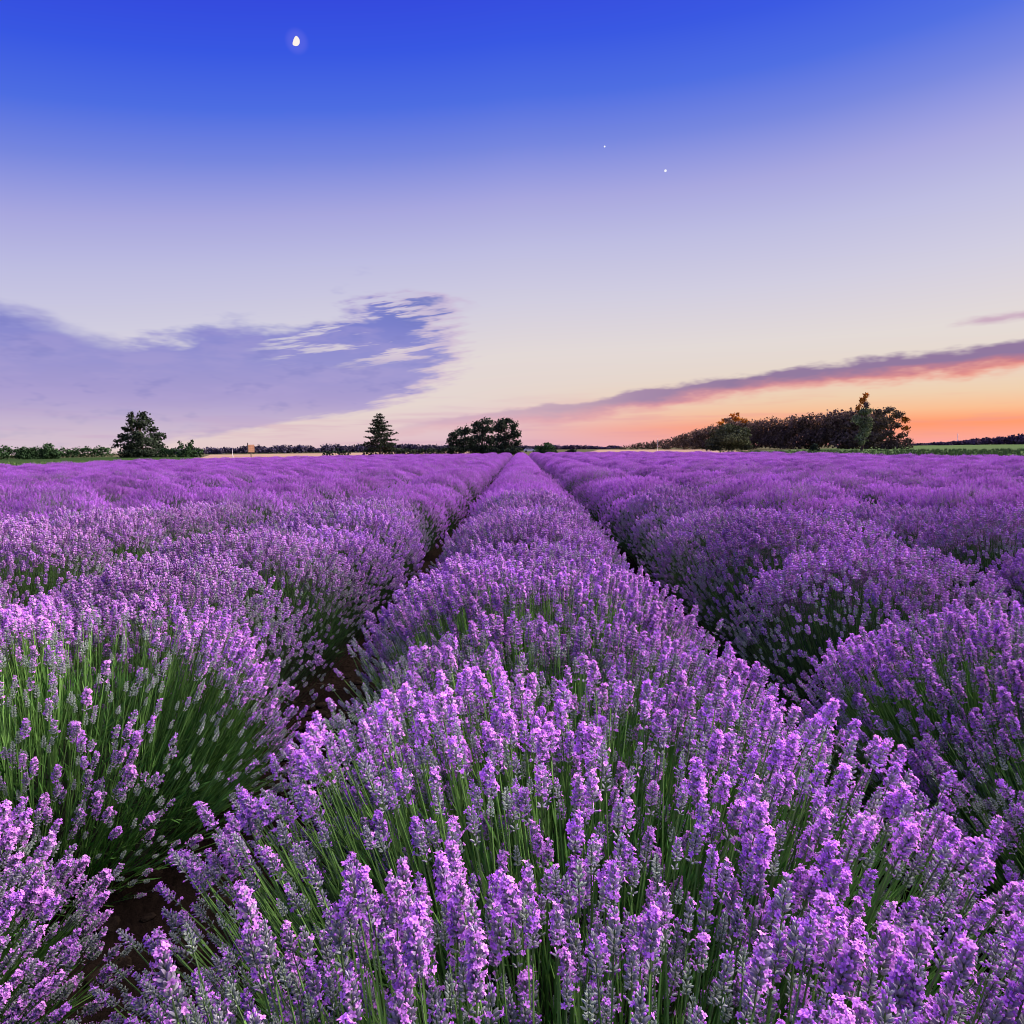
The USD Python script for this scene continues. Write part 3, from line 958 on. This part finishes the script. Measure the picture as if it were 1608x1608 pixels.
lobes_tree('shrub', 'loose leafy shrub with open top just right of the big dark tree', 'bush', 296, 215, [(284, 702, 7, 7), (301, 700, 8, 8), (293, 705, 10, 7), (311, 708, 8, 6), (283, 696, 3, 4), (302, 694, 3, 4), (295, 711, 20, 5)], 4, LEAF_MID, leaf_px=2.2)
lobes_tree('shrub', 'low dark shrub between the big dark tree and the loose leafy shrub', 'bush', 264, 218, [(262, 708, 12, 5), (270, 709, 10, 5)], 5, LEAF_MID)
lobes_tree('hedge', 'long low green hedge running left behind the big dark tree', 'hedge', 120, 300, [(x, 709 + 2 * math.sin(x), 12, 6.5 + 1.5 * math.sin(x * .7)) for x in range(-40, 180, 13)], 6, LEAF_MID, dens=.9, deep=.3)
# the spruce
rng = np.random.default_rng(8)
P = Place(597, 150)
t = thing('conifer', 'lone conifer with layered branches left of the dark tree clump', 'tree', P.o)
top, base = P.at(598, 650), P.at(597, 711) * [1, 1, 0]
s = Soup()
s.add(*tube_mesh([base, base * .5 + top * .5, top], [P.size(1.5), P.size(1.1), P.size(.2)], 7), (.06, .045, .035))
crown = []
H = top[2]
for i, z_ in enumerate(np.linspace(.20, .97, 13)):
    half = P.size(40) * (1 - z_) ** .66 * (.86 if z_ > .3 else .96) + P.size(1.2)
    nb = 7 if z_ < .8 else 5
    ph = rng.random() * 6.3
    for k in range(nb):
        q = ph + k * 2 * np.pi / nb + rng.normal(0, .25)
        ln = half * rng.uniform(.55, 1.12)
        o = np.array([math.cos(q), math.sin(q), 0])
        st = base * (1 - z_) + top * z_
        end = st + o * ln + [0, 0, ln * rng.uniform(-.12, .22)]
        mid = (st + end) / 2 + [0, 0, -.06 * ln]
        s.add(*tube_mesh([st, mid, end], [P.size(.45), P.size(.3), P.size(.1)], 4), (.06, .045, .035))
        m_ = max(8, int(ln / P.size(1) * 3.2))
        u = rng.uniform(.18, 1.05, m_)
        pts = st + (end - st) * u[:, None] + rng.normal(0, 1, (m_, 3)) * P.size(1.5) * np.array([1, 1, .75]) * (1.15 - .6 * u)[:, None]
        crown.append(pts)
pts = np.vstack(crown)
u = rng.normal(0, 1, pts.shape)
v, f, tt = spread(np.array([[0, -.5, 0], [-.3, 0, .1], [.3, 0, .1], [0, .6, 0], [0, 0, .2]]), np.array([[0, 4, 1], [1, 4, 3], [3, 4, 2], [2, 4, 0]]), np.ones((5, 3)), frames(u, rng.random(len(pts)) * 6.3), pts, P.size(2.6) * rng.uniform(.6, 1.3, len(pts)), LEAF_DARK * rng.uniform(.6, 1.3, (len(pts), 1)))
put(t, 'crown', v, f, M['crown'], tt, kind='stuff')
s.put(t, 'trunk', M['bark'])
lobes_tree('hedge', 'dark low scrub round the foot of the lone conifer', 'hedge', 596, 152, [(x, 706, 9, 5) for x in range(576, 622, 9)], 9, dens=.8, deep=.3)
lobes_tree('low_bush', 'flat dark bush in the pale corn left of the lone conifer', 'bush', 528, 128, [(515, 710, 9, 3), (528, 709, 12, 4), (541, 710, 9, 3)], 10)
lobes_tree('hedge', 'long dark low hedge between the lone conifer and the tree clump', 'hedge', 668, 146, [(x, 708, 9, 4.5 + .5 * math.sin(x)) for x in range(626, 715, 9)], 11, dens=.9, deep=.3)
# the dark clump by the row's end
G3 = None
lobes_tree('clump_tree', 'lowest, left tree of the dark clump at the end of the middle row', 'tree', 722, 140,
           [(712, 686, 9, 8), (725, 681, 10, 8), (733, 677, 8, 7), (706, 694, 6, 7), (720, 697, 13, 8), (734, 692, 11, 8), (716, 705, 16, 6)], 12, trunk=(722, 690, 1.6), leaf_px=2.4, dens=1.5, fill=.1, rag=8, swell=1.3, deep=.6)
lobes_tree('clump_tree', 'middle tree of the dark clump at the end of the middle row', 'tree', 757, 143,
           [(750, 667, 8, 6), (764, 664, 10, 7), (756, 675, 13, 8), (744, 678, 8, 7), (768, 676, 10, 7), (758, 688, 15, 9), (745, 696, 12, 8), (768, 694, 11, 9), (756, 705, 20, 6)], 13, trunk=(757, 680, 1.8), leaf_px=2.4, dens=1.5, fill=.1, rag=8, swell=1.3, deep=.6)
lobes_tree('clump_tree', 'tallest, right tree of the dark clump at the end of the middle row', 'tree', 793, 138,
           [(790, 663, 11, 7), (800, 662, 8, 6), (806, 671, 8, 8), (790, 674, 13, 8), (781, 671, 7, 7), (808, 684, 9, 9), (794, 688, 14, 9), (783, 690, 9, 9), (810, 697, 8, 8), (795, 701, 18, 8), (790, 707, 24, 5)], 14, trunk=(793, 676, 2.0), leaf_px=2.4, dens=1.5, fill=.1, rag=8, swell=1.3, deep=.6)
lobes_tree('round_bush', 'round green bush standing alone just right of the white car', 'bush', 857, 132, [(856, 703, 16, 7), (848, 705, 10, 6), (867, 704, 9, 6), (857, 697, 10, 3), (857, 709, 18, 4)], 15, LEAF_MID, leaf_px=2.0)
lobes_tree('low_bush', 'small dark bush at the corn edge right of the round bush', 'bush', 899, 125, [(899, 708, 7, 3), (892, 709, 5, 2)], 16)

# the wood on the right: far-off trees that read as one mass
rng = np.random.default_rng(21)
sky_line = [(968, 702), (985, 699), (1010, 694), (1050, 688), (1090, 675), (1120, 668), (1150, 662), (1185, 658), (1215, 655), (1260, 651), (1300, 647), (1340, 643), (1375, 641)]
C, Rr, tn = [], [], []
S = Soup()
for px in np.concatenate([np.arange(972, 1100, 5.5), np.arange(1100, 1380, 9.0)]):
    dist = np.interp(px, [970, 1100, 1380], [430, 300, 215])
    ytop = np.interp(px, [a_[0] for a_ in sky_line], [a_[1] for a_ in sky_line])
    P = Place(px, dist)
    hgt = P.at(px, ytop)[2] * rng.uniform(.93, 1.03)
    for q in range(9):
        z_ = hgt * rng.uniform(.12, .80)
        wd = hgt * .26 * (1 - .35 * z_ / hgt)
        C.append(P.o + P.side * rng.normal(0, P.size(4)) + P.back * rng.uniform(-3, 5) + [0, 0, z_])
        Rr.append([wd, wd, hgt * .17])
        tn.append((LEAF_DARK * .4 + LEAF_WARM_HAZE * .6) * rng.uniform(.6, 1.3))
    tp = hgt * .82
    C.append(P.o + [0, 0, tp]); Rr.append([hgt * .2, hgt * .2, hgt * .17]); tn.append(LEAF_WARM_HAZE * rng.uniform(.8, 1.4))
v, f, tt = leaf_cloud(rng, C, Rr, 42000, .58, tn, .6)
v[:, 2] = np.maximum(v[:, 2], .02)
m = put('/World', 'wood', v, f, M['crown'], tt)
tag(m, 'long wood painted hazy brown rising to the right behind the grass field', 'wood', kind='stuff')
ORANGE_GLOW = np.array([.42, .15, .02])  # leaf tone with the sunset glow on the tree tops painted in
lobes_tree('field_tree', 'broad rounded tree with twiggy top painted in orange glow in front of the wood', 'tree', 1145, 205,
           [(1145, 672, 20, 12), (1128, 682, 18, 12), (1163, 682, 18, 13), (1145, 690, 30, 14), (1120, 694, 13, 9), (1172, 694, 10, 10), (1146, 660, 12, 5, LEAF_WARM_HAZE * 1.5), (1157, 658, 8, 6, ORANGE_GLOW), (1150, 655, 5, 6, ORANGE_GLOW), (1140, 660, 7, 4, ORANGE_GLOW), (1167, 662, 7, 4, ORANGE_GLOW), (1131, 665, 6, 3, ORANGE_GLOW), (1158, 651, 3, 4, ORANGE_GLOW), (1146, 652, 2.5, 4, ORANGE_GLOW)], 22, np.array([.075, .088, .042]), trunk=(1145, 680, 2.0), dens=1.1)
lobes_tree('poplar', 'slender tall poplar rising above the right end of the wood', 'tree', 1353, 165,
           [(1355, 622, 5, 7, ORANGE_GLOW * .9), (1352, 630, 6, 7, ORANGE_GLOW * .9), (1357, 636, 6, 7, LEAF_WARM_HAZE), (1346, 640, 5, 5, ORANGE_GLOW * .8), (1354, 647, 12, 9), (1352, 660, 13, 10), (1356, 672, 13, 10), (1353, 684, 12, 9), (1355, 694, 9, 7)], 23, np.array([.14, .17, .08]), skirt=False, trunk=(1355, 660, 2.2), dens=1.1, deep=.5, leaf_px=2.2)
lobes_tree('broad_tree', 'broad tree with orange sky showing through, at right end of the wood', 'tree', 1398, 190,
           [(1392, 645, 13, 7), (1378, 650, 9, 8), (1408, 652, 11, 7), (1418, 661, 9, 7, ORANGE_GLOW * .5), (1396, 659, 12, 6), (1424, 674, 8, 6, ORANGE_GLOW * .5), (1408, 669, 11, 6), (1384, 668, 10, 6), (1395, 680, 13, 6), (1414, 684, 11, 6), (1380, 686, 10, 7), (1424, 692, 9, 7), (1400, 696, 22, 8)], 24, LEAF_DARK * .5 + LEAF_WARM_HAZE * .5, trunk=(1398, 668, 2.4), dens=.95, leaf_px=2.2, fill=.2, rag=6)
lobes_tree('low_bush', 'small dark bush on the grass left of the poplar', 'bush', 1280, 150, [(1280, 702, 7, 5), (1274, 704, 4, 3)], 25)


def tree_line(label, pts, dist, seed, tone, n, step=9):
    rng = np.random.default_rng(seed)
    C, Rr, tn = [], [], []
    for px in np.arange(pts[0][0], pts[-1][0], step):
        P = Place(px, dist * rng.uniform(.94, 1.06))
        ytop = np.interp(px, [a_[0] for a_ in pts], [a_[1] for a_ in pts])
        h = P.at(px, ytop)[2] * rng.uniform(.82, 1.12)
        for z_ in (.3, .62):
            C.append(P.o + [0, 0, h * z_]); Rr.append([P.size(step * .75), P.size(step * .6), h * .36]); tn.append(tone * rng.uniform(.7, 1.3))
    v, f, tt = leaf_cloud(rng, C, Rr, n, dist / FPX * 2.3, tn, .4)
    v[:, 2] = np.maximum(v[:, 2], .02)
    m = put('/World', 'tree_line', v, f, M['crown'], tt)
    tag(m, label, 'tree line', kind='stuff')


FAR_HAZE = np.array([.055, .048, .075])  # purple haze of distance painted into the leaf tone
tree_line('distant dark tree line at left, up to the gap in it', [(255, 705), (330, 703), (400, 700), (470, 699), (495, 702), (500, 706)], 620, 41, FAR_HAZE, 5200)
tree_line('distant dark tree line between the gap and the dark clump', [(502, 703), (515, 698), (560, 698), (640, 697), (730, 699), (830, 699)], 640, 42, FAR_HAZE, 7500)
tree_line('thin distant tree line behind the round bush in the middle', [(826, 700), (880, 699), (930, 699), (950, 703), (960, 699), (975, 701)], 680, 43, FAR_HAZE + [.02, .005, .01], 3600)
tree_line('distant dark tree line at the right edge of the picture', [(1432, 697), (1460, 696), (1500, 693), (1540, 688), (1570, 686), (1608, 682), (1700, 680)], 620, 44, FAR_HAZE + [.02, .0, .0], 6500)

# the white car behind the end of the middle row
M['car_paint'] = plain('white_car_paint', (.80, .80, .82), .25, 0, .03)
M['car_glass'] = plain('dark_car_glass', (.02, .02, .03), .08, 0, .02)
M['rubber'] = plain('tyre_rubber', (.02, .02, .02), .8)
P = Place(832, 240)
t = thing('parked_car', 'white car parked beyond the end of the middle lavender row', 'car', P.o, -math.degrees(math.atan2(P.back[0], P.back[1])))
prof = [(-2.1, .35), (2.1, .35), (2.12, .75), (1.9, .92), (1.05, 1.0), (.45, 1.46), (-1.25, 1.5), (-1.85, 1.05), (-2.12, .95)]
from shapely.geometry import Polygon
body = trimesh.creation.extrude_polygon(Polygon(prof), 1.7)
body.apply_transform(trimesh.transformations.rotation_matrix(np.pi / 2, [1, 0, 0]))
body.apply_translation([0, .85, 0])
put(t, 'body', np.array(body.vertices), np.array(body.faces), M['car_paint'])
for y_ in (-.86, .86):
    for q in ([(-1.6, 1.02), (-.45, 1.02), (-.45, 1.40), (-1.2, 1.40)], [(-.38, 1.02), (.85, 1.02), (.42, 1.38), (-.38, 1.40)]):
        g_ = trimesh.creation.extrude_polygon(Polygon(q), .02)
        g_.apply_transform(trimesh.transformations.rotation_matrix(np.pi / 2, [1, 0, 0]))
        g_.apply_translation([0, y_ + .01, 0])
        put(t, 'window', np.array(g_.vertices), np.array(g_.faces), M['car_glass'])
    for x_ in (-1.3, 1.3):
        w_ = trimesh.creation.cylinder(.34, .22, sections=18)
        w_.apply_transform(trimesh.transformations.rotation_matrix(np.pi / 2, [1, 0, 0]))
        w_.apply_translation([x_, y_ * .9, .34])
        put(t, 'wheel', np.array(w_.vertices), np.array(w_.faces), M['rubber'])

# the board on its post, left; orange sunset light is painted into it
M['board'] = plain('sunset_lit_board', (.85, .42, .20), .7, 0, .12, 3.0)
M['post'] = plain('weathered_post', (.10, .075, .06), .8, 0, .3)
M['white_paint'] = plain('white_painted_post', (.75, .72, .70), .6, 0, .05)
P = Place(394, 118)
t = thing('field_board', 'small board painted as lit orange on a dark post at the field edge', 'sign', P.o, -math.degrees(math.atan2(P.back[0], P.back[1])))


def slab(x0, x1, y0, y1, z0, z1):
    m_ = trimesh.creation.box([x1 - x0, y1 - y0, z1 - z0])
    m_.apply_translation([(x0 + x1) / 2, (y0 + y1) / 2, (z0 + z1) / 2])
    return np.array(m_.vertices), np.array(m_.faces)


u = P.size(1)
zb = lambda py: CAM_Z + (horizon_y(394) - py) * u
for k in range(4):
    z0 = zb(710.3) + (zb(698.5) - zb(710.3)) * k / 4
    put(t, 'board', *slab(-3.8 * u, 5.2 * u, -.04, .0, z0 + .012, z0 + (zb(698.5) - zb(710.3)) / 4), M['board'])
put(t, 'post', *slab(-5.3 * u, -3.9 * u, -.05, .09, zb(710), zb(695.5)), M['post'])
put(t, 'leg', *slab(-.8 * u, .4 * u, .004, .13, 0, zb(709)), M['post'])


def post(name, label, px, y0, y1, dist, w, mat):
    P = Place(px, dist)
    s = Soup()
    s.add(*tube_mesh([P.at(px, y0) * [1, 1, 0], P.at(px, y1)], [w, w * .7], 6), (1, 1, 1))
    v, f, _ = s.arrays()
    m_ = put('/World', name, v + P.o, f, mat)
    tag(m_, label, 'post')


post('field_post', 'thin pale pole standing before the left tail of the wood', 1033, 705, 688.5, 230, .055, M['white_paint'])
post('field_post', 'short white post left of the board with painted orange light', 365, 712, 706, 170, .07, M['white_paint'])
post('radio_mast', 'faint thin mast above the tree line at far right', 1503, 697, 681, 640, .22, M['white_paint'])

# clods of soil and dry bits in the furrows close by
rng = np.random.default_rng(61)
pi = UsdGeom.PointInstancer.Define(stage, '/World/soil_clods')
tag(pi, 'small dark clods and dry bits of stem lying in the furrows', 'soil clods', kind='stuff')
M['clod'] = ground_material('clod', (.012, .009, .007), (.024, .018, .012), 30, (.007, .005, .004), .004)
rel = pi.CreatePrototypesRel()
for k in range(4):
    q = f'/World/soil_clods/kind_{"abcd"[k]}'
    UsdGeom.Xform.Define(stage, q)
    if k < 3:
        m = trimesh.creation.icosphere(2)
        v = np.array(m.vertices)
        v = v * (.6 + .8 * meshkit.fbm(v * 1.6 + k * 5.1, 3, k))[:, None] * [.022, .018, .012]
        put(q, 'clod', v, np.array(m.faces), M['clod'])
    else:
        v, f = tube_mesh([[-.03, 0, .003], [0, .004, .006], [.034, 0, .003]], [.0011, .0012, .0009], 4)
        put(q, 'dry_stem', v, f, M['stem'], np.full((len(v), 3), .12) * [1.1, .9, .6])
    rel.AddTarget(q)
n = 5200
row = rng.integers(-3, 3, n)
pos = np.column_stack([ROW_X + (row + .5) * ROW_GAP + rng.normal(0, .22, n), -.3 + 7 * rng.random(n) ** 1.3, np.full(n, .004)])
q = rng.random(n) * 6.3
Rm = np.stack([np.stack([np.cos(q), -np.sin(q), 0 * q], 1), np.stack([np.sin(q), np.cos(q), 0 * q], 1), np.stack([0 * q, 0 * q, 1 + 0 * q], 1)], 1)
instancer(pi, pos, Rm, rng.uniform(.3, 1.5, n) ** 1.4, rng.choice(4, n, p=[.27, .27, .26, .2]))

# grass on the strips beyond the lavender
rng = np.random.default_rng(51)
v0 = np.array([[-.006, 0, 0], [.006, 0, 0], [0, .02, .22]])
S = Soup()
for k in range(26):
    q, r_ = rng.random() * 6.3, rng.uniform(0, .16)
    c, s_ = math.cos(q), math.sin(q)
    w = v0 * [rng.uniform(2, 4), 1, rng.uniform(.6, 1.4)] + [0, 0, 0]
    w[2, 1] = rng.uniform(0, .14)
    w = w @ np.array([[c, s_, 0], [-s_, c, 0], [0, 0, 1]]) + [r_ * c, r_ * s_, 0]
    S.add(w, [[0, 1, 2]], np.array([.10, .16, .055]) * rng.uniform(.7, 1.3))
pi = UsdGeom.PointInstancer.Define(stage, '/World/grass')
tag(pi, 'green grass tufts on the strips beyond the lavender', 'grass', kind='stuff')
UsdGeom.Xform.Define(stage, '/World/grass/tuft_kind')
S.put('/World/grass/tuft_kind', 'tuft', M['grass'])
pi.CreatePrototypesRel().AddTarget('/World/grass/tuft_kind')
pos = []
for lo, hi, n, near, far in ((1130, 1700, 2600, 1.5, 120), (-60, 320, 3000, 1.5, 60)):
    for _ in range(n):
        px = rng.uniform(lo, hi)
        az_ = azel(px, 706)[0]
        dd = edge_dist(az_) + near + (far - near) * rng.random() ** 2.2
        pos.append(ground_at(px, dd))
pos = np.array(pos)
q = rng.random(len(pos)) * 6.3
Rm = np.stack([np.stack([np.cos(q), -np.sin(q), 0 * q], 1), np.stack([np.sin(q), np.cos(q), 0 * q], 1), np.stack([0 * q, 0 * q, 1 + 0 * q], 1)], 1)
instancer(pi, pos, Rm, rng.uniform(.8, 1.9, len(pos)), np.zeros(len(pos), int))

# ------------------------------------------------------------------ moon and stars
g = Graph()
M['moon'] = g.make('moonlight', surface=g.add('emission', 'emission', color=(1.0, .90, .84), strength=.30))
M['star'] = Graph().make('starlight') if False else None
g = Graph()
M['star'] = g.make('starlight', surface=g.add('emission', 'emission', color=(.92, .92, 1.0), strength=.30))
D = 20000.0
d = direction(463.5, 64)
r = D * 6.9 / FPX / (np.linalg.norm([FPX, 340, 740]) / FPX)
m = trimesh.creation.icosphere(4)
v = np.array(m.vertices)
mr = np.cross(d, [0, 0, 1.0]); mr /= np.linalg.norm(mr)
mu = np.cross(mr, d)
lit = mr * .80 - mu * .35 - d * .25
lit /= np.linalg.norm(lit)
# only the sunlit side shows: the far side of the terminator is pressed in
k = v @ lit
v = v - np.minimum(k + .12, 0)[:, None] * lit * 1.0
put('/World', 'moon', v * r + d * D + [0, 0, CAM_Z], np.array(m.faces), M['moon'], smooth=True)
tag(stage.GetPrimAtPath('/World/moon'), 'small bright half moon high in the blue sky on the left', 'moon')
for px, py, s_, lb in ((949.5, 230, 1.1, 'fainter, higher one of the two small white stars'), (1045, 268, 1.7, 'brighter, lower one of the two small white stars')):
    d = direction(px, py)
    m = trimesh.creation.icosphere(2)
    p_ = numbered('/World', 'star')
    usdkit.mesh(stage, p_, (np.array(m.vertices) * D * s_ / FPX + d * D, np.array(m.faces)), M['star'], smooth=True)
    tag(stage.GetPrimAtPath(p_), lb, 'star')
